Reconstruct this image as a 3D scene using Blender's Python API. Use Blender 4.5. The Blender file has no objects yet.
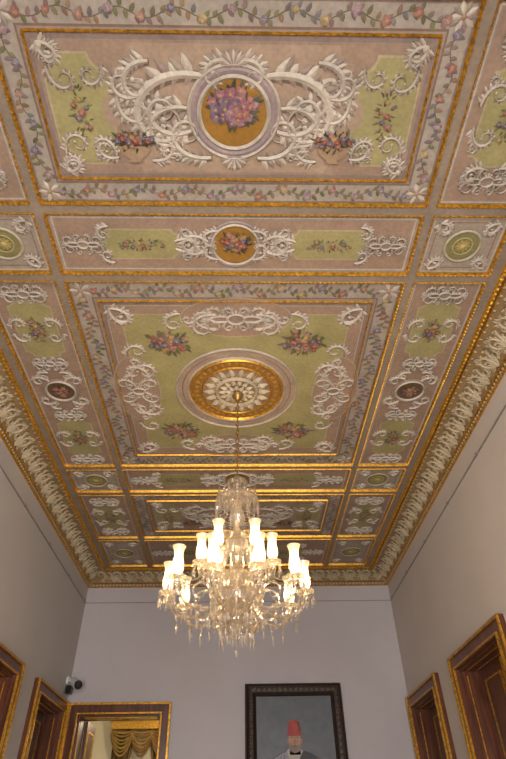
import bpy, math, random
from math import sin, cos, pi, atan2, sqrt
from mathutils import Matrix, Vector
R = random.Random(7)
scene = bpy.context.scene
try:
    scene.view_settings.view_transform = 'Standard'
    scene.view_settings.look = 'None'
except Exception: pass

# ------------------------------------------------------------ constants
CAMZ=1.6; ZC=4.8; XC=-0.03; W=2.26; XL=XC-W; XR=XC+W; YB=8.124; YF=-0.58
PC=0.26; ZCB=4.6
FX=2.0; FY0=YF+PC; FY1=YB-PC; CY=3.77

def lin(c):
    r=[]
    for v in c[:3]:
        v=v/255.0
        r.append(v/12.92 if v<=0.04045 else ((v+0.055)/1.055)**2.4)
    return tuple(r)
def jit(c,a=10):
    d=R.uniform(-a,a)
    return tuple(max(0,min(255,v+d+R.uniform(-a/3,a/3))) for v in c)

# ------------------------------------------------------------ materials
def newmat(name):
    m=bpy.data.materials.new(name); m.use_nodes=True
    nt=m.node_tree; return m,nt,nt.nodes['Principled BSDF']
def mat_paint(name,rough=0.75,noise=0.12,scale=6,metal=0.0,bump=0.0,fine=0.0):
    m,nt,p=newmat(name)
    a=nt.nodes.new('ShaderNodeAttribute'); a.attribute_name='Col'
    tc=nt.nodes.new('ShaderNodeTexCoord')
    n=nt.nodes.new('ShaderNodeTexNoise'); n.inputs['Scale'].default_value=scale; n.inputs['Detail'].default_value=6
    mr=nt.nodes.new('ShaderNodeMapRange')
    mr.inputs['From Min'].default_value=0.3; mr.inputs['From Max'].default_value=0.7
    mr.inputs['To Min'].default_value=1-noise; mr.inputs['To Max'].default_value=1+noise
    mx=nt.nodes.new('ShaderNodeVectorMath'); mx.operation='SCALE'
    nt.links.new(tc.outputs['Object'],n.inputs['Vector'])
    nt.links.new(n.outputs['Fac'],mr.inputs['Value'])
    nt.links.new(a.outputs['Color'],mx.inputs[0])
    fac=mr.outputs['Result']
    if fine>0:
        n3=nt.nodes.new('ShaderNodeTexNoise'); n3.inputs['Scale'].default_value=38; n3.inputs['Detail'].default_value=4
        m3=nt.nodes.new('ShaderNodeMapRange'); m3.inputs['From Min'].default_value=0.35; m3.inputs['From Max'].default_value=0.65
        m3.inputs['To Min'].default_value=1-fine; m3.inputs['To Max'].default_value=1+fine
        mm=nt.nodes.new('ShaderNodeMath'); mm.operation='MULTIPLY'
        nt.links.new(tc.outputs['Object'],n3.inputs['Vector']); nt.links.new(n3.outputs['Fac'],m3.inputs['Value'])
        nt.links.new(fac,mm.inputs[0]); nt.links.new(m3.outputs['Result'],mm.inputs[1]); fac=mm.outputs[0]
    nt.links.new(fac,mx.inputs['Scale'])
    nt.links.new(mx.outputs['Vector'],p.inputs['Base Color'])
    p.inputs['Roughness'].default_value=rough; p.inputs['Metallic'].default_value=metal
    if bump>0:
        n2=nt.nodes.new('ShaderNodeTexNoise'); n2.inputs['Scale'].default_value=60
        b=nt.nodes.new('ShaderNodeBump'); b.inputs['Strength'].default_value=bump; b.inputs['Distance'].default_value=0.01
        nt.links.new(tc.outputs['Object'],n2.inputs['Vector']); nt.links.new(n2.outputs['Fac'],b.inputs['Height'])
        nt.links.new(b.outputs['Normal'],p.inputs['Normal'])
    return m
M_PAINT=mat_paint('painted_plaster',0.6,0.12,5,fine=0.10)
M_PLAS=mat_paint('wall_plaster',0.85,0.035,1.5,bump=0.05)
M_CLOTH=mat_paint('gold_cloth',0.6,0.2,12)
M_CANVAS=mat_paint('oil_canvas',0.5,0.15,9)
def mat_simple(name,col,rough,metal=0,noise=0.15,scale=8,stretch=None):
    m,nt,p=newmat(name)
    tc=nt.nodes.new('ShaderNodeTexCoord'); mp=nt.nodes.new('ShaderNodeMapping')
    if stretch: mp.inputs['Scale'].default_value=stretch
    n=nt.nodes.new('ShaderNodeTexNoise'); n.inputs['Scale'].default_value=scale; n.inputs['Detail'].default_value=5
    cr=nt.nodes.new('ShaderNodeValToRGB'); c=lin(col)
    cr.color_ramp.elements[0].position=0.3; cr.color_ramp.elements[1].position=0.7
    cr.color_ramp.elements[0].color=tuple(v*(1-noise) for v in c)+(1,)
    cr.color_ramp.elements[1].color=tuple(min(1,v*(1+noise)) for v in c)+(1,)
    nt.links.new(tc.outputs['Object'],mp.inputs['Vector']); nt.links.new(mp.outputs['Vector'],n.inputs['Vector'])
    nt.links.new(n.outputs['Fac'],cr.inputs['Fac']); nt.links.new(cr.outputs['Color'],p.inputs['Base Color'])
    p.inputs['Roughness'].default_value=rough; p.inputs['Metallic'].default_value=metal
    return m
M_GOLD=mat_simple('gilding',(196,143,46),0.36,0.68,0.5,40)
M_BRASS=mat_simple('brass',(150,116,62),0.35,0.7,0.1)
M_WOOD=mat_simple('mahogany',(88,48,31),0.3,0,0.5,5,(6,6,0.6))
M_WHITEP=mat_simple('white_plastic',(215,215,215),0.4,0,0.02)
M_BLACK=mat_simple('black_plastic',(22,22,24),0.25,0,0.1)
M_GREY=mat_simple('grey_metal',(140,132,128),0.4,0.2,0.1)
def mat_floor():
    m,nt,p=newmat('parquet')
    tc=nt.nodes.new('ShaderNodeTexCoord'); br=nt.nodes.new('ShaderNodeTexBrick')
    br.inputs['Scale'].default_value=3; br.inputs['Color1'].default_value=lin((176,140,104))+(1,)
    br.inputs['Color2'].default_value=lin((150,116,82))+(1,); br.inputs['Mortar'].default_value=lin((80,55,35))+(1,)
    br.inputs['Mortar Size'].default_value=0.006
    nt.links.new(tc.outputs['Object'],br.inputs['Vector']); nt.links.new(br.outputs['Color'],p.inputs['Base Color'])
    p.inputs['Roughness'].default_value=0.35
    return m
M_FLOOR=mat_floor()
def mat_crystal():
    m=bpy.data.materials.new('cut_crystal'); m.use_nodes=True; nt=m.node_tree; nt.nodes.clear()
    o=nt.nodes.new('ShaderNodeOutputMaterial')
    gl=nt.nodes.new('ShaderNodeBsdfGlossy'); gl.inputs['Roughness'].default_value=0.07; gl.inputs['Color'].default_value=(1,0.97,0.92,1)
    tl=nt.nodes.new('ShaderNodeBsdfTranslucent'); tl.inputs['Color'].default_value=(0.86,0.80,0.72,1)
    tr=nt.nodes.new('ShaderNodeBsdfTransparent'); tr.inputs['Color'].default_value=(0.87,0.84,0.79,1)
    a=nt.nodes.new('ShaderNodeMixShader'); a.inputs[0].default_value=0.62
    b=nt.nodes.new('ShaderNodeMixShader'); b.inputs[0].default_value=0.42
    nt.links.new(tl.outputs[0],a.inputs[1]); nt.links.new(gl.outputs[0],a.inputs[2])
    nt.links.new(a.outputs[0],b.inputs[1]); nt.links.new(tr.outputs[0],b.inputs[2]); nt.links.new(b.outputs[0],o.inputs[0])
    return m
M_CRYS=mat_crystal()
def mat_shade():
    m=bpy.data.materials.new('frosted_shade'); m.use_nodes=True; nt=m.node_tree; nt.nodes.clear()
    o=nt.nodes.new('ShaderNodeOutputMaterial')
    e=nt.nodes.new('ShaderNodeEmission'); e.inputs['Color'].default_value=(1,0.70,0.36,1); e.inputs['Strength'].default_value=0.48
    tl=nt.nodes.new('ShaderNodeBsdfTranslucent'); tl.inputs['Color'].default_value=(0.8,0.72,0.6,1)
    gs=nt.nodes.new('ShaderNodeBsdfGlossy'); gs.inputs['Roughness'].default_value=0.15
    tr=nt.nodes.new('ShaderNodeBsdfTransparent')
    a=nt.nodes.new('ShaderNodeMixShader'); a.inputs[0].default_value=0.45
    c=nt.nodes.new('ShaderNodeMixShader'); c.inputs[0].default_value=0.15
    b=nt.nodes.new('ShaderNodeAddShader')
    nt.links.new(tl.outputs[0],c.inputs[1]); nt.links.new(gs.outputs[0],c.inputs[2])
    nt.links.new(c.outputs[0],a.inputs[1]); nt.links.new(tr.outputs[0],a.inputs[2])
    nt.links.new(a.outputs[0],b.inputs[0]); nt.links.new(e.outputs[0],b.inputs[1]); nt.links.new(b.outputs[0],o.inputs[0])
    return m
M_SHADE=mat_shade()
def mat_emit(name,col,s):
    m=bpy.data.materials.new(name); m.use_nodes=True; nt=m.node_tree; nt.nodes.clear()
    o=nt.nodes.new('ShaderNodeOutputMaterial'); e=nt.nodes.new('ShaderNodeEmission')
    e.inputs['Color'].default_value=col; e.inputs['Strength'].default_value=s
    nt.links.new(e.outputs[0],o.inputs[0]); return m
M_BULB=mat_emit('bulb_glow',(1,0.80,0.46,1),9)

# ------------------------------------------------------------ mesh builder
class B:
    def __init__(s,T=None): s.v=[];s.f=[];s.c=[];s.T=T or (lambda x,y,z:(x,y,z))
    def p(s,x,y,z): s.v.append(s.T(x,y,z)); return len(s.v)-1
    def face(s,idx,col): s.f.append(idx); s.c.append(col)
    def obj(s,name,mat,parent=None,smooth=False):
        me=bpy.data.meshes.new(name); me.from_pydata(s.v,[],s.f); me.update()
        ca=me.color_attributes.new('Col','FLOAT_COLOR','CORNER')
        data=[]; cache={}
        for poly,c in zip(me.polygons,s.c):
            if c not in cache: cache[c]=list(lin(c))+[1.0]
            data.extend(cache[c]*poly.loop_total)
        ca.data.foreach_set('color',data)
        me.materials.append(mat)
        if smooth: me.polygons.foreach_set('use_smooth',[True]*len(me.polygons))
        o=bpy.data.objects.new(name,me); scene.collection.objects.link(o)
        if parent:
            o.parent=parent; o.matrix_parent_inverse=Matrix.Translation(-Vector(parent.location))
        return o
    def rect(s,x0,x1,y0,y1,h,col):
        s.face([s.p(x0,y0,h),s.p(x1,y0,h),s.p(x1,y1,h),s.p(x0,y1,h)],col)
    def frame(s,x0,x1,y0,y1,w,h,col):
        s.rect(x0,x1,y0,y0+w,h,col); s.rect(x0,x1,y1-w,y1,h,col)
        s.rect(x0,x0+w,y0+w,y1-w,h,col); s.rect(x1-w,x1,y0+w,y1-w,h,col)
    def poly(s,pts,h,col): s.face([s.p(x,y,h) for x,y in pts],col)
    def ell(s,cx,cy,rx,ry,h,col,n=32):
        s.poly([(cx+rx*cos(2*pi*i/n),cy+ry*sin(2*pi*i/n)) for i in range(n)],h,col)
    def ring(s,cx,cy,r0,r1,h0,h1,col,n=48,sy=1.0):
        rm=(r0+r1)/2; L=[]
        for r,h in ((r0,h0),(rm,h1),(r1,h0)):
            L.append([s.p(cx+r*cos(2*pi*i/n),cy+sy*r*sin(2*pi*i/n),h) for i in range(n)])
        for k in range(2):
            for i in range(n):
                j=(i+1)%n; s.face([L[k][i],L[k][j],L[k+1][j],L[k+1][i]],col)
    def ribbon(s,pts,ws,h0,h1,col):
        n=len(pts); rows=[]
        for i,(x,y) in enumerate(pts):
            a=pts[max(0,i-1)]; b=pts[min(n-1,i+1)]
            dx,dy=b[0]-a[0],b[1]-a[1]; l=sqrt(dx*dx+dy*dy) or 1; nx,ny=-dy/l,dx/l; w=ws[i]/2
            rows.append((s.p(x+nx*w,y+ny*w,h0),s.p(x,y,h1),s.p(x-nx*w,y-ny*w,h0)))
        for i in range(n-1):
            a,b=rows[i],rows[i+1]
            s.face([a[0],b[0],b[1],a[1]],col); s.face([a[1],b[1],b[2],a[2]],col)
    def leaf(s,x,y,a,L,w,h,col,rise=0.006,bend=0.0):
        ca,sa=cos(a),sin(a)
        def q(u,v,hh):
            v=v+bend*u*u/max(L,1e-6)
            return s.p(x+u*ca-v*sa,y+u*sa+v*ca,hh)
        o=[q(0,0,h),q(.3*L,.5*w,h),q(.7*L,.4*w,h),q(L,0,h),q(.7*L,-.4*w,h),q(.3*L,-.5*w,h)]
        m=q(.5*L,0,h+rise)
        for i in range(6): s.face([o[i],o[(i+1)%6],m],col)
    def dot(s,x,y,r,h,col,n=6,rise=0.01):
        o=[s.p(x+r*cos(2*pi*i/n),y+r*sin(2*pi*i/n),h) for i in range(n)]; m=s.p(x,y,h+rise)
        for i in range(n): s.face([o[i],o[(i+1)%n],m],col)
    def flower(s,x,y,r,col,cc,h,n=6):
        a0=R.uniform(0,6)
        for i in range(n): s.leaf(x,y,a0+2*pi*i/n,r,r*.95,h+R.uniform(0,.002),jit(col,16),.003)
        for i in range(n): s.leaf(x,y,a0+.5+2*pi*i/n,r*.62,r*.55,h+.003,jit(tuple(min(255,v+14) for v in col),12),.002)  # inner petals lightened, a highlight put into their colour
        s.dot(x,y,r*.20,h+.006,cc,6,.003)
    def bouquet(s,cx,cy,rx,ry,n,pal,h=.008,leaves=14,fr=.3,lcol=(82,84,50)):
        m=min(rx,ry)
        for i in range(leaves*2):
            a=2*pi*i/(leaves*2)+R.uniform(-.25,.25); k=R.uniform(.3,.7)
            s.leaf(cx+rx*k*cos(a),cy+ry*k*sin(a),a+R.uniform(-.6,.6),m*R.uniform(.4,.75),m*.2,h+R.uniform(0,.002),jit(lcol,18),.003)
        nn=int(n*1.8)
        for i in range(nn):
            a=2.4*i+R.uniform(-.3,.3); k=.82*sqrt((i+.2)/nn)
            s.flower(cx+rx*k*cos(a),cy+ry*k*sin(a),m*fr*R.uniform(.5,.95)*(1.15-.45*k),pal[i%len(pal)],(170,140,80),h+.012-.0006*i+.003,5)
    def scroll(s,x,y,ang,L,flip,w,col=None,turn=7.0,leaves=True,h=.012,under=None,depth=1,R0=1.0):
        col=col or WHITE; under=under or UNDER
        n=26; pts=[]; ds=L/n; ths=[]; px,py=x,y
        for i in range(n+1):
            t=i/n; th=ang+flip*turn*(.25*t+.75*t**2.2); pts.append((px,py)); ths.append(th)
            px+=ds*cos(th); py+=ds*sin(th)
        ws=[w*(.34+.60*sin(pi*min(1,i/n*1.0+.12)))*(1-.5*i/n) for i in range(n+1)]
        s.ribbon([(a+w*.10,b+w*.14) for a,b in pts],[q*1.6 for q in ws],h-.006,h-.005,under)  # wider, darker offset ribbon: shadow outline painted beneath the scroll
        if leaves:
            for i in range(1,n-3):
                t=i/n; x0,y0=pts[i]; big=(i%3!=0)
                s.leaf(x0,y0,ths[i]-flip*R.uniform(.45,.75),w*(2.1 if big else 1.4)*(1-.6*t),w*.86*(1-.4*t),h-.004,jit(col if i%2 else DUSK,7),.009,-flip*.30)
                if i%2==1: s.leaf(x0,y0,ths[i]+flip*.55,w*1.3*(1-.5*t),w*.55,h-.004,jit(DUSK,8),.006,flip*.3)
        s.ribbon(pts,ws,h,h+.012,col)
        s.dot(pts[-1][0],pts[-1][1],w*.42,h+.003,col,6,.008)
        if depth and leaves:
            i=9; s.scroll(pts[i][0],pts[i][1],ths[i]-flip*.5,L*.36,-flip,w*.55,col,7.0,True,h-.001,under,0)
    def qs(s,cx,cy,dx,dy,ang,L,flip,w,mx=True,my=True,**k):
        for sx in ((1,-1) if mx else (1,)):
            for sy in ((1,-1) if my else (1,)):
                s.scroll(cx+sx*dx,cy+sy*dy,atan2(sy*sin(ang),sx*cos(ang)),L,flip*sx*sy,w,**k)
    def box(s,x0,x1,y0,y1,z0,z1,col=(128,128,128)):
        i=[s.p(x,y,z) for x in (x0,x1) for y in (y0,y1) for z in (z0,z1)]
        for f in ((0,1,3,2),(4,6,7,5),(0,4,5,1),(2,3,7,6),(0,2,6,4),(1,5,7,3)): s.face([i[k] for k in f],col)
    def lathe(s,cx,cy,prof,n=14,z0=0,col=(200,200,200)):
        rows=[[s.p(cx+r*cos(2*pi*i/n),cy+r*sin(2*pi*i/n),z+z0) for i in range(n)] for r,z in prof]
        for a,b in zip(rows,rows[1:]):
            for i in range(n):
                j=(i+1)%n; s.face([a[i],a[j],b[j],b[i]],col)
    def tube(s,pts,r,n=6,col=(200,200,200),closed=False):
        pts=[Vector(p) for p in pts]; m=len(pts); rows=[]
        for i,p in enumerate(pts):
            a=pts[(i-1)%m] if closed else pts[max(0,i-1)]; b=pts[(i+1)%m] if closed else pts[min(m-1,i+1)]
            d=(b-a).normalized(); up=Vector((0,0,1)) if abs(d.z)<.95 else Vector((1,0,0))
            u=d.cross(up).normalized(); v=d.cross(u)
            rr=r[i] if isinstance(r,(list,tuple)) else r
            rows.append([s.p(*(p+u*rr*cos(2*pi*k/n)+v*rr*sin(2*pi*k/n))) for k in range(n)])
        for i in range(m if closed else m-1):
            a,b=rows[i],rows[(i+1)%m]
            for k in range(n):
                j=(k+1)%n; s.face([a[k],a[j],b[j],b[k]],col)
    def octa(s,x,y,z,r,l1,l2,n=5,col=(200,200,200)):
        t=s.p(x,y,z+l1); b=s.p(x,y,z-l2); o=[s.p(x+r*cos(2*pi*i/n),y+r*sin(2*pi*i/n),z) for i in range(n)]
        for i in range(n):
            j=(i+1)%n; s.face([t,o[i],o[j]],col); s.face([b,o[j],o[i]],col)

def empty(name,loc=(0,0,0)):
    e=bpy.data.objects.new(name,None); e.location=loc; e.empty_display_size=.2
    scene.collection.objects.link(e); return e

WHITE=(177,166,151); DUSK=(138,122,110); UNDER=(106,87,73)  # ornament cream, its painted shading tone, and the shadow colour painted beneath
PINK=(143,119,101); LILAC=(143,129,118); MAUVE=(124,107,99)
GREEN=(145,136,92); GREEN2=(122,115,72); OCHRE=(138,98,34); BAND=(150,140,128); CREAM=(162,148,116)
PAL1=[(126,84,90),(132,94,106),(104,82,98),(140,90,84),(98,74,84)]
PAL2=[(118,60,48),(90,78,92),(138,110,70),(132,90,80)]
PAL3=[(132,80,70),(98,86,100),(144,118,80),(140,102,98)]

# ============================================================ CEILING
cb=B(); cb.box(XL-.3,XR+.3,YF-.3,YB+.3,ZC,ZC+.2,LILAC)
ceiling=cb.obj('ceiling',M_PAINT)
T=lambda x,y,h:(x+XC-.01,y,ZC-h)
P=B(T); G=B(T)

def gline(g,p,q,w,h0,h1,bead=.034):
    g.ribbon([p,q],[w,w],h0,h1,(200,150,50))
    L=sqrt((p[0]-q[0])**2+(p[1]-q[1])**2); n=max(1,int(L/bead))
    for i in range(n):
        t=(i+.5)/n; g.dot(p[0]+(q[0]-p[0])*t,p[1]+(q[1]-p[1])*t,w*.42,h1-.003,(200,150,50),5,.012)
def grect(g,x0,x1,y0,y1,w=.026,h0=.002,h1=.018):
    gline(g,(x0,y0),(x1,y0),w,h0,h1); gline(g,(x0,y1),(x1,y1),w,h0,h1)
    gline(g,(x0,y0),(x0,y1),w,h0,h1); gline(g,(x1,y0),(x1,y1),w,h0,h1)

def garland(b,p,q,w,h=.006):
    L=sqrt((p[0]-q[0])**2+(p[1]-q[1])**2); ux,uy=(q[0]-p[0])/L,(q[1]-p[1])/L; nx,ny=-uy,ux
    a=atan2(uy,ux); n=int(L/.02); pts=[]
    for i in range(n+1):
        t=i/n*L; o=.20*w*sin(t*2*pi/.30); pts.append((p[0]+ux*t+nx*o,p[1]+uy*t+ny*o))
    b.ribbon(pts,[.005]*len(pts),h,h+.002,(104,98,76))
    m=int(L/.026)
    for i in range(m):
        t=(i+.5)/m*L; o=.20*w*sin(t*2*pi/.30); x=p[0]+ux*t+nx*o; y=p[1]+uy*t+ny*o; sd=1 if i%2 else -1
        col=[(100,98,66),(118,96,92),(112,100,72),(126,102,78),(102,98,96)][(i//4+R.randrange(2))%5]
        b.leaf(x,y,a+sd*R.uniform(.5,1.2),w*R.uniform(.32,.46),w*.22,h,jit(col,9),.002,sd*.2)
        if i%6==0:
            b.flower(x,y,w*R.uniform(.18,.26),[(138,104,94),(110,100,114),(150,130,96),(130,108,114),(138,94,80)][R.randrange(5)],(170,146,100),h+.003,5)

def bandframe(b,x0,x1,y0,y1,w):
    b.frame(x0,x1,y0,y1,w,.002,BAND)
    b.frame(x0,x1,y0,y1,.01,.004,MAUVE)
    b.frame(x0+w-.012,x1-w+.012,y0+w-.012,y1-w+.012,.012,.004,(118,94,80))
    c=w/2
    garland(b,(x0+w,y0+c),(x1-w,y0+c),w*.9); garland(b,(x0+w,y1-c),(x1-w,y1-c),w*.9)
    garland(b,(x0+c,y0+w),(x0+c,y1-w),w*.9); garland(b,(x1-c,y0+w),(x1-c,y1-w),w*.9)
    for cx in (x0+c,x1-c):
        for cy in (y0+c,y1-c):
            for i in range(10): b.leaf(cx,cy,i*pi/5,w*.58,w*.24,.007,jit(WHITE if i%2 else DUSK,8))
            b.dot(cx,cy,w*.12,.012,(150,122,100))
def lobed(cx,cy,hx,hy,notch,n=6):
    pts=[]
    for sx,sy,a0 in ((1,1,0),(-1,1,1),(-1,-1,2),(1,-1,3)):
        ccx,ccy=cx+sx*hx,cy+sy*hy
        arc=[]
        for k in range(n+1):
            t=k/n*pi/2; arc.append((ccx-sx*notch*sin(t),ccy-sy*notch*cos(t)))
        if a0 in (1,3): arc=arc[::-1]
        pts+=arc
    return pts
def shape(b,cx,cy,hx,hy,notch,col,edge,h=.003):
    b.poly(lobed(cx,cy,hx+.012,hy+.012,notch),h,edge); b.poly(lobed(cx,cy,hx,hy,notch),h+.002,col)
def cartouche(b,cx,cy,s,vert=False):
    b.ring(cx,cy,s*.26,s*.36,.012,.026,WHITE,20,.75); b.ell(cx,cy,s*.26,s*.19,.012,(136,118,106),20)
    for i in range(7):
        a=pi/2+(i-3)*.38
        b.leaf(cx,cy+s*.18,a,s*.30,s*.11,.010,jit(WHITE if i%2 else DUSK,8)); b.leaf(cx,cy-s*.18,-a,s*.28,s*.11,.010,jit(WHITE if i%2 else DUSK,8))
    if vert:
        b.qs(cx,cy,s*.12,s*.34,pi*.42,s*1.9,-1,s*.11); b.qs(cx,cy,s*.32,.02,pi*.12,s*.9,1,s*.08,depth=0)
    else:
        b.qs(cx,cy,s*.30,s*.10,.25,s*2.0,-1,s*.11); b.qs(cx,cy,s*.34,.03,.9,s*.9,1,s*.08,depth=0)

def bigpanel(cx,cy,hx,hy,fs):
    P.rect(cx-hx,cx+hx,cy-hy,cy+hy,.001,LILAC)
    bandframe(P,cx-hx+.015,cx+hx-.015,cy-hy+.015,cy+hy-.015,.135)
    ix,iy=hx-.17,hy-.17
    grect(G,cx-ix,cx+ix,cy-iy,cy+iy,.018)
    P.rect(cx-ix,cx+ix,cy-iy,cy+iy,.002,MAUVE)
    P.rect(cx-ix+.035,cx+ix-.035,cy-iy+.035,cy+iy-.035,.003,PINK)
    P.frame(cx-ix+.035,cx+ix-.035,cy-iy+.035,cy+iy-.035,.006,.0045,DUSK)
    P.poly(lobed(cx,cy,ix*.60,iy-.05,.09),.004,(152,130,110))
    for sx in (1,-1):
        shape(P,cx+sx*ix*.79,cy,.165,iy*.74,.09,GREEN,CREAM,.005)
        P.ell(cx+sx*(ix*.79-.165),cy,.05,.09,.0075,(152,130,110),24)
        P.bouquet(cx+sx*ix*.80,cy,.06,.19,5,PAL3,.009,14,.40,(96,94,60))
        P.scroll(cx+sx*(ix*.79+.15),cy+iy*.60,-pi/2,.34,-sx,.022,depth=0); P.scroll(cx+sx*(ix*.79+.15),cy-iy*.60,pi/2,.34,sx,.022,depth=0)
        P.scroll(cx+sx*(ix*.79-.15),cy+iy*.62,-pi/2,.30,sx,.022,depth=0); P.scroll(cx+sx*(ix*.79-.15),cy-iy*.62,pi/2,.30,-sx,.022,depth=0)
        vx,vy=cx+sx*.60,cy+fs*.20
        P.poly([(vx-.10,vy-fs*.01),(vx+.10,vy-fs*.01),(vx+.075,vy+fs*.04),(vx+.03,vy+fs*.07),(vx+.05,vy+fs*.09),(vx-.05,vy+fs*.09),(vx-.03,vy+fs*.07),(vx-.075,vy+fs*.04)],.02,(146,122,96))
        P.bouquet(vx,vy-fs*.05,.15,.065,9,PAL2,.022,14,.42,(66,64,46))
        P.scroll(vx-sx*.10,vy+fs*.08,atan2(fs*.1,-sx),.36,sx*fs,.030)
        P.scroll(vx+sx*.10,vy+fs*.06,atan2(fs*.3,sx),.28,-sx*fs,.024)
    P.ring(cx,cy,.188,.214,.014,.030,WHITE); P.ring(cx,cy,.214,.255,.010,.018,(138,121,120)); P.ring(cx,cy,.250,.272,.010,.024,WHITE)
    P.ell(cx,cy,.19,.19,.010,OCHRE,40)
    P.bouquet(cx,cy-.035*fs,.16,.125,15,PAL1,.014,16,.42,(70,68,50))
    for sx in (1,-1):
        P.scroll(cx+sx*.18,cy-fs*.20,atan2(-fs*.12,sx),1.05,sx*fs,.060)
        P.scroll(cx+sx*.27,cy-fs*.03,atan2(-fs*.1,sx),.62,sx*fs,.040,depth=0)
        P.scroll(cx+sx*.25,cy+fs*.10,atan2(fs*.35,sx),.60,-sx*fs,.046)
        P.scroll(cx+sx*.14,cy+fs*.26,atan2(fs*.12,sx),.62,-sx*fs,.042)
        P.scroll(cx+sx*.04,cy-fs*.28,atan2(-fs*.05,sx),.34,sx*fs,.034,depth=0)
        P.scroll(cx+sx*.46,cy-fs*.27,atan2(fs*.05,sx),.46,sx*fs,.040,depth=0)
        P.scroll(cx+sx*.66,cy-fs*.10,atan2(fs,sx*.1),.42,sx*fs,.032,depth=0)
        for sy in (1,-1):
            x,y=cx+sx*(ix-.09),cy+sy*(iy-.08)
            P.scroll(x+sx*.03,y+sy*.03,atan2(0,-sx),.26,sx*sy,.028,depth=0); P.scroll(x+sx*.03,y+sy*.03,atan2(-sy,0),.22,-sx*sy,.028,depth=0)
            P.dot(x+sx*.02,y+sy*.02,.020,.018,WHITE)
    for i in range(11):
        a=(i-5)*.26
        P.leaf(cx,cy+.25,pi/2+a,.09,.030,.018,jit(WHITE if i%2 else DUSK,8)); P.leaf(cx,cy-.25,-pi/2+a,.09,.030,.018,jit(WHITE if i%2 else DUSK,8))
def midpanel(cx,cy,hx,hy,dim=1):
    P.rect(cx-hx,cx+hx,cy-hy,cy+hy,.001,LILAC)
    P.frame(cx-hx+.03,cx+hx-.03,cy-hy+.03,cy+hy-.03,.010,.003,WHITE)
    P.rect(cx-hx+.05,cx+hx-.05,cy-hy+.05,cy+hy-.05,.003,PINK)
    for sx in (1,-1):
        shape(P,cx+sx*.66,cy,.25,hy*.46,.035,GREEN,CREAM,.005)
        P.bouquet(cx+sx*.66,cy,.21,.05,6,PAL3,.009,18,.46,(96,94,60))
        cartouche(P,cx+sx*1.06,cy,.12)
        P.scroll(cx+sx*.42,cy+.03,atan2(.5,sx*-1),.34,sx,.030); P.scroll(cx+sx*.42,cy-.03,atan2(-.5,sx*-1),.34,-sx,.030)
        P.scroll(cx+sx*.86,cy+hy*.6,atan2(0,sx),.24,-sx,.022,depth=0); P.scroll(cx+sx*.86,cy-hy*.6,atan2(0,sx),.24,sx,.022,depth=0)
    r=min(.155,hy*.62)
    P.ring(cx,cy,r,r+.018,.012,.024,WHITE); P.ring(cx,cy,r+.018,r+.04,.010,.016,(140,123,116))
    P.ell(cx,cy,r,r,.009,OCHRE,36); P.bouquet(cx,cy-r*.15,r*.85,r*.55,9,PAL2,.013,12,.5,(66,62,42))
    P.qs(cx,cy,r+.04,.03,.7,.40,-1,.030); P.qs(cx,cy,r*.7,r*.75,.1,.32,-1,.024,depth=0)
def sqpanel(cx,cy,hx,hy):
    P.rect(cx-hx,cx+hx,cy-hy,cy+hy,.001,(150,137,122))
    P.frame(cx-hx+.02,cx+hx-.02,cy-hy+.02,cy+hy-.02,.01,.003,WHITE)
    P.frame(cx-hx+.055,cx+hx-.055,cy-hy+.055,cy+hy-.055,.008,.003,(126,102,88))
    r=min(hx,hy)*.46
    P.ell(cx,cy,r,r,.006,GREEN2,28); P.ring(cx,cy,r,r+.022,.01,.020,(164,154,130)); P.ring(cx,cy,r*.55,r*.66,.01,.014,(156,146,104))
    for i in range(10): P.leaf(cx,cy,i*pi/5,r*.52,r*.22,.01,(154,136,74))
    P.dot(cx,cy,r*.2,.014,(176,160,110))
    for sx in (1,-1):
        for sy in (1,-1):
            P.scroll(cx+sx*hx*.76,cy+sy*hy*.76,atan2(0,-sx),.24,sx*sy,.024,depth=0); P.scroll(cx+sx*hx*.76,cy+sy*hy*.76,atan2(-sy,0),.22,-sx*sy,.024,depth=0)
def sidepanel(cx,cy,hx,hy):
    P.rect(cx-hx,cx+hx,cy-hy,cy+hy,.001,LILAC)
    P.frame(cx-hx+.02,cx+hx-.02,cy-hy+.02,cy+hy-.02,.01,.003,WHITE)
    P.rect(cx-hx+.04,cx+hx-.04,cy-hy+.04,cy+hy-.04,.003,PINK)
    shape(P,cx,cy,hx*.58,hy*.52,.07,GREEN,CREAM,.005)
    P.bouquet(cx,cy,hx*.25,hy*.38,6,PAL3,.009,14,.45,(96,94,60))
    for sy in (1,-1):
        cartouche(P,cx,cy+sy*hy*.70,.14)
        for sx in (1,-1):
            P.scroll(cx+sx*hx*.70,cy+sy*hy*.10,atan2(sy,0),.34,sx*sy,.026)
            P.scroll(cx+sx*.05,cy+sy*hy*.55,atan2(-sy*.2,sx),.26,sx*sy,.026,depth=0)
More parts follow.
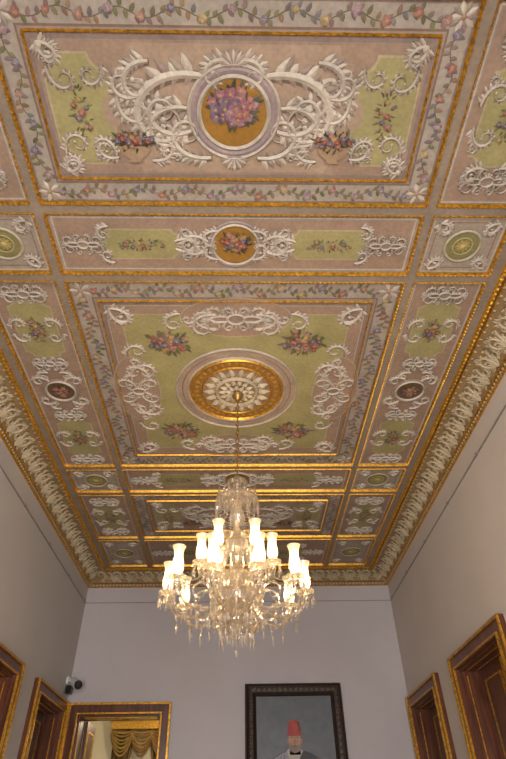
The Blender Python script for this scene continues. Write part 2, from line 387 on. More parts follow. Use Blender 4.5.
def longpanel(cx,cy,hx,hy):
    P.rect(cx-hx,cx+hx,cy-hy,cy+hy,.001,LILAC)
    P.frame(cx-hx+.02,cx+hx-.02,cy-hy+.02,cy+hy-.02,.01,.003,WHITE)
    P.rect(cx-hx+.04,cx+hx-.04,cy-hy+.04,cy+hy-.04,.003,PINK)
    for sy in (1,-1):
        shape(P,cx,cy+sy*hy*.60,hx*.58,hy*.24,.06,GREEN,CREAM,.005)
        P.bouquet(cx,cy+sy*hy*.60,.07,.16,6,PAL3,.009,14,.45,(96,94,60))
        cartouche(P,cx,cy+sy*(hy-.13),.14)
        cartouche(P,cx,cy+sy*hy*.29,.12)
        for sx in (1,-1):
            P.scroll(cx+sx*hx*.72,cy+sy*hy*.62,atan2(sy,0),.28,sx*sy,.022,depth=0); P.scroll(cx+sx*hx*.72,cy+sy*hy*.58,atan2(-sy,0),.28,-sx*sy,.022,depth=0)
            P.scroll(cx+sx*.05,cy+sy*hy*.2,atan2(sy*.2,sx),.24,-sx*sy,.022,depth=0)
    P.ring(cx,cy,.12,.14,.012,.026,WHITE); P.ring(cx,cy,.14,.165,.01,.018,(140,123,112))
    P.ell(cx,cy,.12,.12,.01,(96,74,50),30); P.bouquet(cx,cy,.09,.08,8,PAL2,.013,12,.5,(78,72,48))
    P.qs(cx,cy,.07,.14,.9,.30,-1,.026,depth=0)
def mainpanel(cx,cy,hx,hy):
    P.rect(cx-hx,cx+hx,cy-hy,cy+hy,.001,LILAC)
    bandframe(P,cx-hx+.015,cx+hx-.015,cy-hy+.015,cy+hy-.015,.16)
    ix,iy=hx-.20,hy-.20
    grect(G,cx-ix,cx+ix,cy-iy,cy+iy,.014)
    P.rect(cx-ix,cx+ix,cy-iy,cy+iy,.002,MAUVE)
    P.rect(cx-ix+.04,cx+ix-.04,cy-iy+.04,cy+iy-.04,.003,PINK)
    P.frame(cx-ix+.04,cx+ix-.04,cy-iy+.04,cy+iy-.04,.008,.005,(164,150,134))
    P.poly(lobed(cx,cy,ix-.15,iy-.13,.10),.005,CREAM); P.poly(lobed(cx,cy,ix-.162,iy-.142,.10),.007,GREEN)
    for s in (1,-1):
        P.ell(cx,cy+s*(iy-.17),.45,.21,.0085,CREAM,36); P.ell(cx+s*(ix-.16),cy,.21,.45,.0085,CREAM,36)
        P.ell(cx,cy+s*(iy-.17),.44,.20,.009,PINK,36); P.ell(cx+s*(ix-.16),cy,.20,.44,.009,PINK,36)
        cartouche(P,cx,cy+s*(iy-.18),.22); cartouche(P,cx+s*(ix-.17),cy,.18,True)
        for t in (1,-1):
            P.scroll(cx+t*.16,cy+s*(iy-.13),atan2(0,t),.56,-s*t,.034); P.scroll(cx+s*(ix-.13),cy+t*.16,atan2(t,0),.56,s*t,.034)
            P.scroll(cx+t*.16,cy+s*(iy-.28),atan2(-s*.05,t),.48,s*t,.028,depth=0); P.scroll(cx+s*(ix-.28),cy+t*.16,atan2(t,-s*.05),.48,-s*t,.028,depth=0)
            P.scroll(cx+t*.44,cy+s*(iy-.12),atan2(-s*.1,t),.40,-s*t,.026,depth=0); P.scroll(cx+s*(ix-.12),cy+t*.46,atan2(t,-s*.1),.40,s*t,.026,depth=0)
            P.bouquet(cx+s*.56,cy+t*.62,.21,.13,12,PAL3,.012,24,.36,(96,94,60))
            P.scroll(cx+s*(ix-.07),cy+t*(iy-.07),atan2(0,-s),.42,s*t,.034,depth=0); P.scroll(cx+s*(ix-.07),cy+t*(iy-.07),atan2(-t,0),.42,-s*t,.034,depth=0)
    P.ell(cx,cy,.56,.56,.010,(150,130,112),60)
    P.ring(cx,cy,.54,.56,.012,.026,(166,153,138),64); P.ring(cx,cy,.43,.455,.014,.028,(162,148,132),64)
    P.ring(cx,cy,.49,.50,.014,.02,(130,110,96),64)
    P.ell(cx,cy,.42,.42,.013,(132,94,36),60)
    G.ring(cx,cy,.405,.432,.014,.032,(200,150,50),64); G.ring(cx,cy,.312,.326,.014,.028,(200,150,50),64)
    for i in range(36):
        P.leaf(cx+.34*cos(pi*i/18),cy+.34*sin(pi*i/18),pi*i/18,.055,.035,.016,(148,108,46),.008)
    P.ell(cx,cy,.312,.312,.016,(134,108,78),50)
    RC=(174,159,134)
    for i in range(18):
        a=2*pi*i/18
        P.leaf(cx+.19*cos(a),cy+.19*sin(a),a,.12,.062,.020,jit(RC,5),.03)
        P.leaf(cx+.20*cos(a+.17),cy+.20*sin(a+.17),a+.17,.075,.03,.018,jit((150,132,106),5),.01)
    P.ring(cx,cy,.17,.20,.022,.05,RC,40)
    for i in range(32): P.dot(cx+.212*cos(pi*i/16),cy+.212*sin(pi*i/16),.010,.03,RC)
    P.ell(cx,cy,.172,.172,.024,(138,114,86),40)
    for k,(r0,l,w,h,n) in enumerate(((.08,.09,.048,.028,14),(.03,.085,.05,.045,10),(.0,.06,.035,.065,8))):
        for i in range(n): P.leaf(cx+r0*cos(2*pi*(i+.5*k)/n),cy+r0*sin(2*pi*(i+.5*k)/n),2*pi*(i+.5*k)/n,l,w,h,jit(RC,5),.025)

BY=[0.69,1.91,2.47,5.07,5.63,6.85]; hb=.035
rows=[(FY0+.10,BY[0]-hb),(BY[0]+hb,BY[1]-hb),(BY[1]+hb,BY[2]-hb),(BY[2]+hb,BY[3]-hb),(BY[3]+hb,BY[4]-hb),(BY[4]+hb,BY[5]-hb),(BY[5]+hb,FY1-.10)]
bx=1.30; sxo=1.88
kinds=['mid','big','mid','main','mid','big','mid']
for (y0,y1),k in zip(rows,kinds):
    cy=(y0+y1)/2; hy=(y1-y0)/2; hx=bx-hb
    if k=='big': bigpanel(0,cy,hx,hy,1)
    elif k=='mid': midpanel(0,cy,hx,hy)
    else: mainpanel(0,cy,hx,hy)
    grect(G,-hx,hx,y0,y1,.024,.002,.03)
    sc=(bx+hb+sxo)/2; shh=(sxo-bx-hb)/2
    for s in (1,-1):
        if k=='big': sidepanel(s*sc,cy,shh,hy)
        elif k=='mid': sqpanel(s*sc,cy,shh,hy)
        else: longpanel(s*sc,cy,shh,hy)
        grect(G,s*sc-shh,s*sc+shh,y0,y1,.024,.002,.03)
BM=(130,116,100)
for y in BY: P.rect(-FX,FX,y-hb,y+hb,.02,BM)
for s in (1,-1):
    P.rect(s*bx-hb,s*bx+hb,FY0,FY1,.021,BM)
    P.rect(min(s*sxo,s*FX),max(s*sxo,s*FX),FY0,FY1,.021,BM)
    gline(G,(s*(FX-.02),FY0),(s*(FX-.02),FY1),.04,.02,.045,.045)
P.rect(-FX,FX,FY0,FY0+.10,.0205,BM); P.rect(-FX,FX,FY1-.10,FY1,.0205,BM)
gline(G,(-FX,FY1-.02),(FX,FY1-.02),.04,.02,.045,.045); gline(G,(-FX,FY0+.02),(FX,FY0+.02),.04,.02,.045,.045)
P.obj('ceiling_painted_panels',M_PAINT,ceiling); G.obj('ceiling_gilt_mouldings',M_GOLD,ceiling)

# ============================================================ CORNICE
def prof(t): return PC*(1-cos(t*pi/2)), ZCB+(ZC-ZCB)*sin(t*pi/2)
cn=B(); N=10; loops=[]
for k in range(N+1):
    p,z=prof(k/N); loops.append([cn.p(x,y,z) for x,y in ((XL+p,YF+p),(XR-p,YF+p),(XR-p,YB-p),(XL+p,YB-p))])
for a,b in zip(loops,loops[1:]):
    for i in range(4): cn.face([a[i],a[(i+1)%4],b[(i+1)%4],b[i]],(142,116,78))
cornice=cn.obj('trim_1',M_PAINT)
SL=.34
def cT(side):
    def f(s,q,h):
        t=max(0,min(1,q/SL)); p,z=prof(t); a=t*pi/2
        p+=h*cos(a); z-=h*sin(a)
        if side=='L': return (XL+p,s,z)
        if side=='R': return (XR-p,s,z)
        if side=='B': return (s,YB-p,z)
        return (s,YF+p,z)
    return f
CW=(178,163,134)
for side,s0,s1 in (('L',YF,YB),('R',YF,YB),('B',XL,XR),('F',XL,XR)):
    b=B(cT(side)); g=B(cT(side))
    n=int((s1-s0-.3)/.23); st=(s1-s0-.3)/n
    DK=DUSK; DUSK=(154,136,104)
    for i in range(n):
        x=s0+.15+st*(i+.5)
        b.scroll(x-.09,.10,.55,.34,1,.032,CW,under=(112,86,54),depth=0); b.scroll(x+.02,.25,-.5,.26,-1,.024,CW,under=(112,86,54),depth=0)  # darker ribbon behind each scroll is painted shadow here too
        for a in (-.6,-.3,0,.3,.6): b.leaf(x+st*.5,.08,pi/2+a,.16-.05*abs(a),.032,.012,jit(CW,8),.012)
        for k in range(3): b.dot(x-.08+k*.075,.305,.013,.006,CW)
    DUSK=DK
    m=int((s1-s0)/.05)
    for i in range(m):
        x=s0+(i+.5)*(s1-s0)/m
        if s0+.03<x<s1-.03: b.leaf(x,.055,-pi/2,.04,.034,.012,CW,.012)
    inn=.02
    gline(g,(s0+inn,.010),(s1-inn,.010),.022,.0,.022,.04); gline(g,(s0+.06,.068),(s1-.06,.068),.018,.004,.018,.03)
    gline(g,(s0+.24,.322),(s1-.24,.322),.020,.004,.018,.03)
    b.obj('cornice_acanthus_'+side,M_PAINT,cornice); g.obj('cornice_gilt_'+side,M_GOLD,cornice)

# ============================================================ WALLS / FLOOR
DT=2.96; OP=[(4.83,6.02),(6.83,7.92)]; DO=(-2.10,-1.04)
WCL=(185,180,176); WCR=(199,190,181); WCB=(184,178,181)
def sidewall(name,xa,xb,col):
    b=B(); ys=[YF-.3]
    for a,c in OP: ys+= [a,c]
    ys.append(YB)
    for i in range(0,len(ys),2): b.box(xa,xb,ys[i],ys[i+1],0,ZC,col)
    for a,c in OP: b.box(xa,xb,a,c,DT,ZC,col)
    return b.obj(name,M_PLAS)
sidewall('wall_left',XL-.3,XL,WCL); sidewall('wall_right',XR,XR+.3,WCR)
b=B(); b.box(XL-.3,DO[0],YB,YB+.3,0,ZC,WCB); b.box(DO[1],XR+.3,YB,YB+.3,0,ZC,WCB); b.box(DO[0],DO[1],YB,YB+.3,DT,ZC,WCB)
b.obj('wall_back',M_PLAS)
WN=[(-1.75,-.35),(.30,1.70)]; WZ=(.4,3.2)  # unseen windows added to let light in, lowered to even the ceiling
b=B(); xs=[XL,WN[0][0],WN[0][1],WN[1][0],WN[1][1],XR]
for i in (0,2,4): b.box(xs[i],xs[i+1],YF-.3,YF,0,ZC,WCB)
for a,c in WN: b.box(a,c,YF-.3,YF,0,WZ[0],WCB); b.box(a,c,YF-.3,YF,WZ[1],ZC,WCB)
b.obj('wall_front',M_PLAS)
for i,(a,c) in enumerate(WN):
    b=B(); f=.06; y0,y1=YF-.2,YF-.12; wc=(220,215,205)
    b.box(a,a+f,y0,y1,WZ[0],WZ[1],wc); b.box(c-f,c,y0,y1,WZ[0],WZ[1],wc)
    b.box(a+f,c-f,y0,y1,WZ[0],WZ[0]+f,wc); b.box(a+f,c-f,y0,y1,WZ[1]-f,WZ[1],wc)
    m=(a+c)/2; b.box(m-.025,m+.025,y0,y1,WZ[0]+f,WZ[1]-f,wc)
    for z in (1.3,2.3): b.box(a+f,c-f,y0+.01,y1-.01,z-.02,z+.02,wc)
    b.obj('window_%d'%(i+1),M_PAINT)
b=B(); b.box(XL-.3,XR+.3,YF-.3,YB+.3,-.1,0); b.obj('floor',M_FLOOR)
b=B()
for y0,y1 in ((YF,4.70),(6.15,6.70)): b.box(XL,XL+.02,y0,y1,0,.2,(200,190,180))
b.obj('baseboard_left',M_PAINT)
b=B()
for y0,y1 in ((YF,4.70),(6.15,6.70)): b.box(XR-.02,XR,y0,y1,0,.2,(200,190,180))
b.obj('baseboard_right',M_PAINT)
b=B(); b.box(-.9,XR-.03,YB-.02,YB,0,.2,(200,190,180)); b.obj('baseboard_back',M_PAINT)
b=B(); z=4.38
b.box(XL,XL+.010,YF,YB,z-.006,z+.006); b.box(XR-.010,XR,YF,YB,z-.006,z+.006); b.box(XL,XR,YB-.006,YB,z-.004,z+.004)
for i in range(9):
    y=.4+i*.95
    b.box(XL,XL+.02,y,y+.02,z-.014,z+.014); b.box(XR-.02,XR,y,y+.02,z-.014,z+.014)
b.obj('trim_2',M_GREY)

# ============================================================ DOORS
def door(name,T,u0,u1,zt,loc,opened=False):
    e=empty(name,loc); w=B(T); g=B(T); aw=.13
    def gb(a0,a1,d0,d1,z0,z1): g.box(a0,a1,d0,d1,z0,z1)
    w.box(u0,u0+aw,-.045,0,0,zt); w.box(u1-aw,u1,-.045,0,0,zt); w.box(u0+aw,u1-aw,-.045,0,zt-aw,zt)
    for o,s in ((0,.024),(aw-.018,.018)):
        gb(u0+o,u0+o+s,-.065,-.045,0,zt-o); gb(u1-o-s,u1-o,-.065,-.045,0,zt-o); gb(u0+o+s,u1-o-s,-.065,-.045,zt-o-s,zt-o)
    a,c,t=u0+aw,u1-aw,zt-aw
    w.box(a,a+.02,0,.3,0,t); w.box(c-.02,c,0,.3,0,t); w.box(a+.02,c-.02,0,.3,t-.02,t)
    gb(a+.02,a+.026,.05,.06,.2,t-.06); gb(c-.026,c-.02,.05,.06,.2,t-.06); gb(a+.06,c-.06,.05,.06,t-.026,t-.02)
    gb(a+.06,c-.06,.15,.16,t-.026,t-.02)
    a+=.02;c-=.02;t-=.02
    if not opened:
        m=(a+c)/2
        for x0,x1 in ((a,m-.003),(m+.003,c)):
            w.box(x0,x1,.20,.24,0.01,t)
            for z0,z1 in ((.15,.95),(1.05,1.25),(1.35,t-.10)):
                p0,p1=x0+.08,x1-.08
                w.box(p0+.03,p1-.03,.19,.20,z0+.03,z1-.03)
                gb(p0,p0+.018,.185,.20,z0,z1); gb(p1-.018,p1,.185,.20,z0,z1); gb(p0+.018,p1-.018,.185,.20,z0,z0+.018); gb(p0+.018,p1-.018,.185,.20,z1-.018,z1)
        gb(m-.012,m+.012,.18,.20,.01,t)
        g.box(m+.05,m+.065,.14,.20,1.12,1.17)
    else:
        for x,sg in ((a,1),(c-.04,-1)):
            w.box(x,x+.04,.31,.31+.48,0.01,t)
            fx=x+.04 if sg>0 else x-.008
            for z0,z1 in ((.15,.95),(1.35,t-.10)):
                gb(fx,fx+.008,.37,.39,z0,z1); gb(fx,fx+.008,.71,.73,z0,z1); gb(fx,fx+.008,.39,.71,z0,z0+.02); gb(fx,fx+.008,.39,.71,z1-.02,z1)
    w.obj('door_wood',M_WOOD,e); g.obj('door_gilding',M_GOLD,e)
    return e
TL=lambda u,d,z:(XL-d,u,z); TR=lambda u,d,z:(XR+d,u,z); TB=lambda u,d,z:(u,YB+d,z)
door('door_1',TL,4.70,6.15,3.09,(XL,5.4,0)); door('door_2',TL,6.70,8.05,3.09,(XL,7.4,0))
door('door_3',TR,4.70,6.15,3.09,(XR,5.4,0)); door('door_4',TR,6.70,8.05,3.09,(XR,7.4,0))
door('door_5',TB,-2.23,-.91,3.09,(-1.57,YB,0),True)

# next room
b=B(); c=(222,208,170); y0=YB+.3; y1=12.3
b.box(-4.2,-4.0,y0,y1,0,4.6,c); b.box(.6,.8,y0,y1,0,4.6,c); b.box(-4.2,.8,y1,y1+.2,0,4.6,c)
b.obj('wall_adjoining_room',M_PLAS)
b=B(); b.box(-4.2,.8,y0,y1+.2,4.6,4.7,(225,215,190)); b.obj('ceiling_adjoining_room',M_PLAS)
b=B(); b.box(-4.2,.8,y0,y1+.2,-.1,0); b.obj('floor_adjoining_room',M_FLOOR)
e=empty('gold_curtain',(-1.9,y1,0)); b=B()
def drape(b,x0,x1,z0,z1,y,col,amp=.04,waves=7,gather=0.0):
    n=waves*8; m=12; G_=[]
    for j in range(m+1):
        t=j/m; z=z1+(z0-z1)*t; row=[]
        for i in range(n+1):
            s=i/n; k=1-gather*sin(pi*min(1,t*1.2)); x=x0+(x1-x0)*s*k
            row.append(b.p(x,y+amp*sin(s*waves*2*pi)*(1+.3*t),z))
        G_.append(row)
    for j in range(m):
        for i in range(n): b.face([G_[j][i],G_[j][i+1],G_[j+1][i+1],G_[j+1][i]],jit(col,6))
drape(b,-2.42,-2.02,.05,3.35,y1-.14,(112,84,34),gather=.3,waves=4); drape(b,-1.32,-1.72,.05,3.35,y1-.14,(112,84,34),gather=.3,waves=4)
for k in range(3):
    cx=-2.24+k*.37
    for j in range(7):
        pts=[]
        for i in range(11):
            u=-1+i*.2; pts.append((cx+u*.21,y1-.24-.02*(j%2),3.36-(.04+.05*j)*(1-u*u)-.01*j))
        b.tube(pts,.022,5,jit((138,102,40),16))
b.obj('curtain_cloth',M_CLOTH,e,True)
g=B(); g.box(-2.46,-1.28,y1-.30,y1-.04,3.38,3.5); g.box(-2.49,-1.25,y1-.33,y1-.04,3.5,3.54); g.obj('curtain_pelmet',M_GOLD,e)

# ============================================================ PORTRAIT
px0,px1,pz0,pz1=.054,1.333,1.55,3.286; fw=.145
e=empty('framed_portrait',((px0+px1)/2,YB,(pz0+pz1)/2))
TP=lambda x,z,h:(x,YB-.01-h,z)
f=B(TP); 
prf=[(0,0),(0,.05),(.03,.075),(.06,.06),(.10,.055),(.13,.035),(fw,.02)]
lo=[]
for o,h in prf: lo.append([f.p(x,z,h) for x,z in ((px0+o,pz0+o),(px1-o,pz0+o),(px1-o,pz1-o),(px0+o,pz1-o))])
for a,c in zip(lo,lo[1:]):
    for i in range(4): f.face([a[i],a[(i+1)%4],c[(i+1)%4],c[i]],(26,18,16))
f.obj('portrait_frame',M_CANVAS,e)
g=B(TP)
def gl2(p,q,w,h0,h1): g.ribbon([p,q],[w,w],h0,h1,(190,150,60))
for o,w_,h in ((.015,.010,.072),(fw-.012,.012,.03)):
    x0,x1,z0,z1=px0+o,px1-o,pz0+o,pz1-o
    for p,q in (((x0,z0),(x1,z0)),((x0,z1),(x1,z1)),((x0,z0),(x0,z1)),((x1,z0),(x1,z1))): gl2(p,q,w_,h-.01,h+.006)
def orn(x,z):
    for k in range(4): g.leaf(x,z,k*pi/2+pi/4,.040,.013,.064,(190,150,60))
    g.dot(x,z,.008,.068,(190,150,60))
o=fw*.52
for i in range(17):
    x=px0+o+(px1-px0-2*o)*i/16; orn(x,pz0+o); orn(x,pz1-o)
for i in range(1,22):
    z=pz0+o+(pz1-pz0-2*o)*i/22; orn(px0+o,z); orn(px1-o,z)
g.obj('portrait_frame_gilding',mat_simple('dull_gold',(118,80,42),0.5,0.5,0.2),e)
c=B(TP); c.rect(px0+fw,px1-fw,pz0+fw,pz1-fw,.012,(88,94,100))
for i in range(14): c.ell(.2+R.uniform(0.2,.78),R.uniform(2.3,2.95),R.uniform(.12,.18),R.uniform(.08,.14),.0122+i*.0001,jit((88,94,100),5),20)
hx,hz=.68,2.65; dz=.10
def up(l): return [(x,z+dz) for x,z in l]
c.poly([(.22,1.75)]+up([(.22,2.05),(.25,2.20),(.30,2.29),(.38,2.36),(.47,2.405),(.56,2.44),(.66,2.46),(.80,2.44),(.89,2.41),(.98,2.36),(1.05,2.29),(1.10,2.20),(1.16,2.05)])+[(1.17,1.75)],.015,(38,34,40))
c.poly(up([(.27,2.18),(.31,2.28),(.40,2.36),(.50,2.41),(.58,2.44),(.60,2.38),(.56,2.20),(.42,2.02),(.3,2.0)]),.0155,(128,128,136))
for k in range(5): c.poly(up([(.33+k*.045,2.04+k*.02),(.345+k*.045,2.04+k*.02),(.37+k*.045,2.33+k*.018),(.355+k*.045,2.33+k*.018)]),.0158,(96,96,106))
c.poly(up([(.57,2.44),(.60,2.36),(.66,2.29),(.73,2.36),(.78,2.44),(.72,2.48),(.62,2.48)]),.0165,(160,154,146))
c.poly(up([(.64,2.29),(.68,2.29),(.70,1.72),(.62,1.72)]),.017,(140,108,54))
for z in (2.3,2.16,2.02,1.88): c.ell(.60,z,.016,.016,.018,(180,146,72),10)
c.poly(up([(.29,2.24),(.38,2.355),(.44,2.34),(.35,2.20)]),.017,(164,134,70)); c.poly(up([(1.07,2.24),(.97,2.36),(.91,2.35),(1.0,2.20)]),.017,(140,108,54))
c.poly([(.62,2.58),(.74,2.58),(.75,2.50),(.61,2.50)],.0165,(140,98,76))
c.ell(hx,hz,.080,.120,.018,(166,120,96),30)
c.ell(hx-.084,hz-.005,.014,.03,.0175,(150,104,84),12); c.ell(hx+.084,hz-.005,.014,.03,.0175,(150,104,84),12)
c.poly([(hx-.084,hz-.01),(hx-.06,hz-.045),(hx-.03,hz-.05),(hx,hz-.042),(hx+.03,hz-.05),(hx+.06,hz-.045),(hx+.084,hz-.01),(hx+.078,hz-.08),(hx+.05,hz-.12),(hx,hz-.135),(hx-.05,hz-.12),(hx-.078,hz-.08)],.019,(118,104,94))
c.ell(hx,hz-.072,.026,.009,.020,(130,66,60),12)
c.poly([(hx-.045,hz-.060),(hx,hz-.048),(hx+.045,hz-.060),(hx,hz-.066)],.021,(104,90,82))
c.poly([(hx-.008,hz+.02),(hx+.008,hz+.02),(hx+.02,hz-.035),(hx,hz-.044),(hx-.02,hz-.035)],.0195,(148,102,82))
for s in (1,-1):
    c.ell(hx+s*.036,hz+.012,.019,.009,.0195,(196,188,180),12); c.ell(hx+s*.034,hz+.012,.009,.009,.0205,(40,30,28),10)
    c.poly([(hx+s*.012,hz+.028),(hx+s*.038,hz+.038),(hx+s*.064,hz+.028),(hx+s*.038,hz+.030)],.0205,(80,64,56))
def fz(x0,x1,xt0,xt1,h,col): c.poly([(hx+x0,hz+.05),(hx+(x0+x1)/2,hz+.042),(hx+x1,hz+.05),(hx+xt1,hz+.20),(hx+(xt0+xt1)/2,hz+.205),(hx+xt0,hz+.20)],h,col)
fz(-.090,.090,-.074,.074,.0215,(140,34,28)); fz(-.02,.05,-.016,.042,.0218,(160,46,36))
c.ell(hx,hz+.20,.074,.020,.0222,(156,46,38),20)
c.poly([(hx+.0,hz+.21),(hx+.06,hz+.195),(hx+.085,hz+.10),(hx+.075,hz+.09),(hx+.052,hz+.18)],.0235,(34,28,34))
c.obj('portrait_canvas',M_CANVAS,e)

# ============================================================ SECURITY CAMERA in corner
e=empty('security_camera',(XL,7.95,3.28)); b=B(); k=B()
b.tube([(XL,7.95,3.33),(XL+.03,7.95,3.33)],.05,14); b.tube([(XL+.03,7.95,3.33),(XL+.09,7.94,3.30)],.015,8)
b.tube([(XL+.05,8.02,3.33),(XL+.052,8.02,3.33),(XL+.19,7.83,3.25),(XL+.192,7.826,3.249)],[.001,.055,.06,.055],14)
k.tube([(XL+.185,7.84,3.254),(XL+.200,7.811,3.243),(XL+.201,7.81,3.242)],[.050,.045,.001],14)
k.box(XL+.015,XL+.085,7.90,7.99,3.17,3.26)
b.obj('camera_body',M_WHITEP,e); k.obj('camera_lens',M_BLACK,e)

# ============================================================ CHANDELIER
CX,CYc=-.03,3.77
ch=empty('chandelier',(CX,CYc,3.0))
br=B(); gl=B(); sh=B(); bu=B()
z=4.76; i=0
while z>3.90:
    pts=[]
    for k in range(8):
        a=2*pi*k/8; u=.014*cos(a); v=.030*sin(a)
        pts.append((CX+(u if i%2 else 0),CYc+(0 if i%2 else u),z-.03+v))
    br.tube(pts,.0055,5,closed=True); z-=.046; i+=1
br.lathe(CX,CYc,[(0,4.66),(.02,4.675),(.045,4.71),(.055,4.73),(.02,4.75),(.015,4.79)],14)
gl.lathe(CX,CYc,[(0,3.90),(.02,3.89),(.03,3.86),(.05,3.845),(.085,3.83),(.085,3.815),(.03,3.80),(.022,3.78),(.035,3.75),(.022,3.70),(.05,3.69),(.165,3.68),(.17,3.655),(.05,3.645),(.025,3.61),(.05,3.57),(.062,3.52),(.045,3.47),(.02,3.44),(.04,3.41),(.075,3.38),(.092,3.32),(.08,3.26),(.04,3.20),(.025,3.16),(.04,3.12),(.12,3.08),(.125,3.05),(.06,3.03),(.03,3.0),(.05,2.97),(.09,2.955),(.16,2.95),(.17,2.92),(.15,2.87),(.10,2.83),(.05,2.81),(.03,2.79),(.05,2.77),(.11,2.76),(.11,2.745),(.05,2.73),(.055,2.70),(.03,2.67),(.012,2.65),(0,2.63)],16)
def pend(x,y,z,L=.09,r=.009):
    gl.octa(x,y,z-.008,.006,.008,.008,4); gl.octa(x,y,z-.024,.007,.008,.008,4)
    gl.octa(x,y,z-.036-L*.25,r,L*.25,L*.6,5)
def ringp(cx,cy,rad,z,n,L,r=.009,a0=0):
    for i in range(n):
        a=a0+2*pi*i/n; pend(cx+rad*cos(a),cy+rad*sin(a),z,L,r)
def strand(p,q,sag,n,r=.007):
    for i in range(n+1):
        t=i/n; gl.octa(p[0]+(q[0]-p[0])*t,p[1]+(q[1]-p[1])*t,p[2]+(q[2]-p[2])*t-sag*4*t*(1-t),r,r,r,4)
ringp(CX,CYc,.08,3.815,10,.06,.008); ringp(CX,CYc,.165,3.655,20,.12,.010); ringp(CX,CYc,.10,3.645,10,.10,.009); ringp(CX,CYc,.09,3.31,10,.07)
ringp(CX,CYc,.12,3.05,12,.07); ringp(CX,CYc,.165,2.92,20,.10,.010); ringp(CX,CYc,.11,2.745,14,.10,.010); ringp(CX,CYc,.0,2.63,1,.07,.014)
ringp(CX,CYc,.055,2.72,8,.09,.009)
for i in range(12):
    a=2*pi*i/12; c_,s_=cos(a),sin(a)
    strand((CX+.08*c_,CYc+.08*s_,3.82),(CX+.165*c_,CYc+.165*s_,3.68),.02,9)
    strand((CX+.16*c_,CYc+.16*s_,3.66),(CX+.09*c_,CYc+.09*s_,3.36),.02,14)
    strand((CX+.16*c_,CYc+.16*s_,2.90),(CX+.11*c_,CYc+.11*s_,2.76),.03,9)
for i in range(8):
    a=2*pi*(i+.5)/8
    for rr,zz,l in ((.15,3.70,.09),(.11,3.10,.10)):
        gl.octa(CX+rr*cos(a),CYc+rr*sin(a),zz,.012,l,.02,5)
SHP=[(.014,0),(.030,.008),(.040,.035),(.038,.07),(.030,.11),(.031,.145),(.037,.17),(.046,.19)]
lights=[]
def candle(a,r,z):
    x,y=CX+r*cos(a),CYc+r*sin(a)
    gl.lathe(x,y,[(.006,-.05),(.012,-.04),(.02,-.03),(.012,-.02),(.03,-.012),(.06,.0),(.062,.006),(.02,.004),(.018,.02)],12,z)
    ringp(x,y,.056,z-.002,9,.085,.0085,a)
    sh.lathe(x,y,SHP,16,z+.02)
    bu.lathe(x,y,[(0,.03),(.008,.035),(.012,.055),(.010,.08),(.004,.11),(0,.115)],8,z+.02)
    lights.append((x,y,z+.10))
for i in range(10):
    a=pi+2*pi*i/10; rise=0
    ctrl=[(.10,2.90),(.16,2.845),(.23,2.80),(.31,2.785),(.39,2.80),(.445,2.84),(.475,2.88),(.48,2.92)]
    pts=[(CX+r*cos(a),CYc+r*sin(a),z) for r,z in ctrl]
    gl.tube(pts,[.015,.013,.013,.014,.013,.012,.011,.010],7)
    for r,z in ctrl[2:6]: gl.octa(CX+r*cos(a),CYc+r*sin(a),z,.020,.012,.012,7)
    for r,z,L in ((.18,2.82,.09),(.23,2.79,.10),(.31,2.772,.11),(.40,2.795,.10)): pend(CX+r*cos(a),CYc+r*sin(a),z,L,.010)
    candle(a,.48,2.955)
    strand((CX+.09*cos(a),CYc+.09*sin(a),3.30),(CX+.43*cos(a),CYc+.43*sin(a),2.95),.09,26)
    a2=a+pi/10; b2=a+2*pi/10
    strand((CX+.46*cos(a),CYc+.46*sin(a),2.94),(CX+.46*cos(b2),CYc+.46*sin(b2),2.94),.06,18)
    pts=[]
    for k in range(13):
        t=k/12*4.2; rr=.075*(1-.55*k/12); pts.append((CX+(.26+rr*cos(2.6-t))*cos(a2),CYc+(.26+rr*cos(2.6-t))*sin(a2),2.93+rr*sin(2.6-t)))
    gl.tube(pts,.009,6); pend(CX+.28*cos(a2),CYc+.28*sin(a2),2.87,.10,.010)
    gl.tube([(CX+.12*cos(a2),CYc+.12*sin(a2),2.90),(CX+.18*cos(a2),CYc+.18*sin(a2),2.92),(CX+.20*cos(a2),CYc+.20*sin(a2),2.96)],.009,6)
for i in range(6):
    a=pi+2*pi*i/6
    ctrl=[(.08,3.09),(.13,3.05),(.19,3.05),(.245,3.08),(.26,3.13)]
    gl.tube([(CX+r*cos(a),CYc+r*sin(a),z) for r,z in ctrl],.011,7)
    candle(a,.26,3.17)
    pend(CX+.17*cos(a),CYc+.17*sin(a),3.04,.08)
    strand((CX+.08*cos(a),CYc+.08*sin(a),3.42),(CX+.22*cos(a),CYc+.22*sin(a),3.17),.04,16)
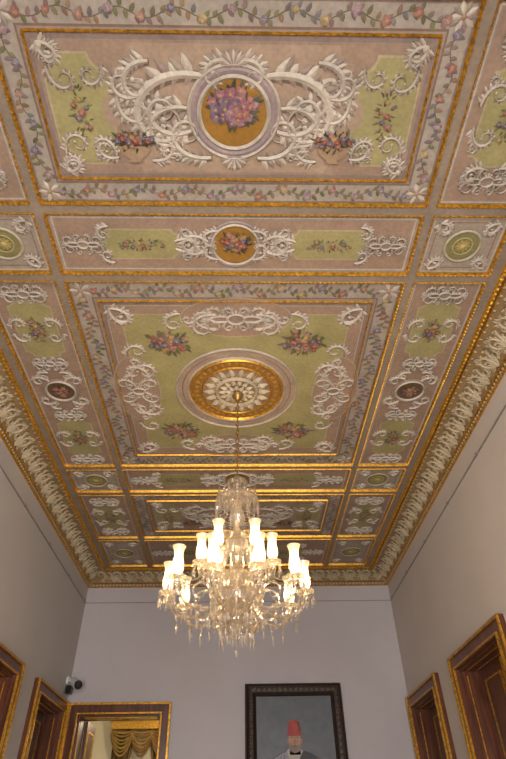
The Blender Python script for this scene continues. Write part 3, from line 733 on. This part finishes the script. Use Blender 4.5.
br.obj('chain',M_BRASS,ch); gl.obj('crystal_body_arms_and_pendants',M_CRYS,ch); sh.obj('glass_shades',M_SHADE,ch,True); bu.obj('bulbs',M_BULB,ch)
for k,(x,y,z) in enumerate(lights):
    l=bpy.data.lights.new('bulb_light_%d'%k,'POINT'); l.energy=3.7; l.color=(1,.70,.36); l.shadow_soft_size=.03
    o=bpy.data.objects.new('bulb_light_%d'%k,l); o.location=(x,y,z); scene.collection.objects.link(o)
    o.parent=ch; o.matrix_parent_inverse=Matrix.Translation(-Vector(ch.location))

# ============================================================ LIGHT
for i,(a,c) in enumerate(WN):  # area lamps added outside the unseen windows as daylight
    l=bpy.data.lights.new('daylight_%d'%i,'AREA'); l.shape='RECTANGLE'; l.size=c-a; l.size_y=WZ[1]-WZ[0]; l.energy=195; l.color=(1,.965,.925)
    o=bpy.data.objects.new('daylight_%d'%i,l); o.location=((a+c)/2,YF-.35,(WZ[0]+WZ[1])/2); o.rotation_euler=(pi/2,0,0)
    scene.collection.objects.link(o)
l=bpy.data.lights.new('adjoining_room_lamp','POINT'); l.energy=60; l.color=(1,.88,.68); l.shadow_soft_size=.2  # added point light without a fixture, brightens the adjoining room
o=bpy.data.objects.new('adjoining_room_lamp',l); o.location=(-1.2,10.2,3.4); scene.collection.objects.link(o)
w=bpy.data.worlds.new('World'); scene.world=w; w.use_nodes=True
w.node_tree.nodes['Background'].inputs[0].default_value=(.85,.88,1,1); w.node_tree.nodes['Background'].inputs[1].default_value=1.0

# ============================================================ CAMERA
f=535.0
yc=Vector((-12,-472.5,-f)).normalized(); zc=Vector((-12,(f*f+144)/472.5,-f)).normalized(); xc=yc.cross(zc).normalized()
M=Matrix((xc,yc,zc)).to_4x4(); M.translation=Vector((0,0,CAMZ))
cam=bpy.data.cameras.new('camera'); cam.sensor_fit='VERTICAL'; cam.sensor_height=36; cam.lens=36*f/759
co=bpy.data.objects.new('camera',cam); co.matrix_world=M; scene.collection.objects.link(co); scene.camera=co
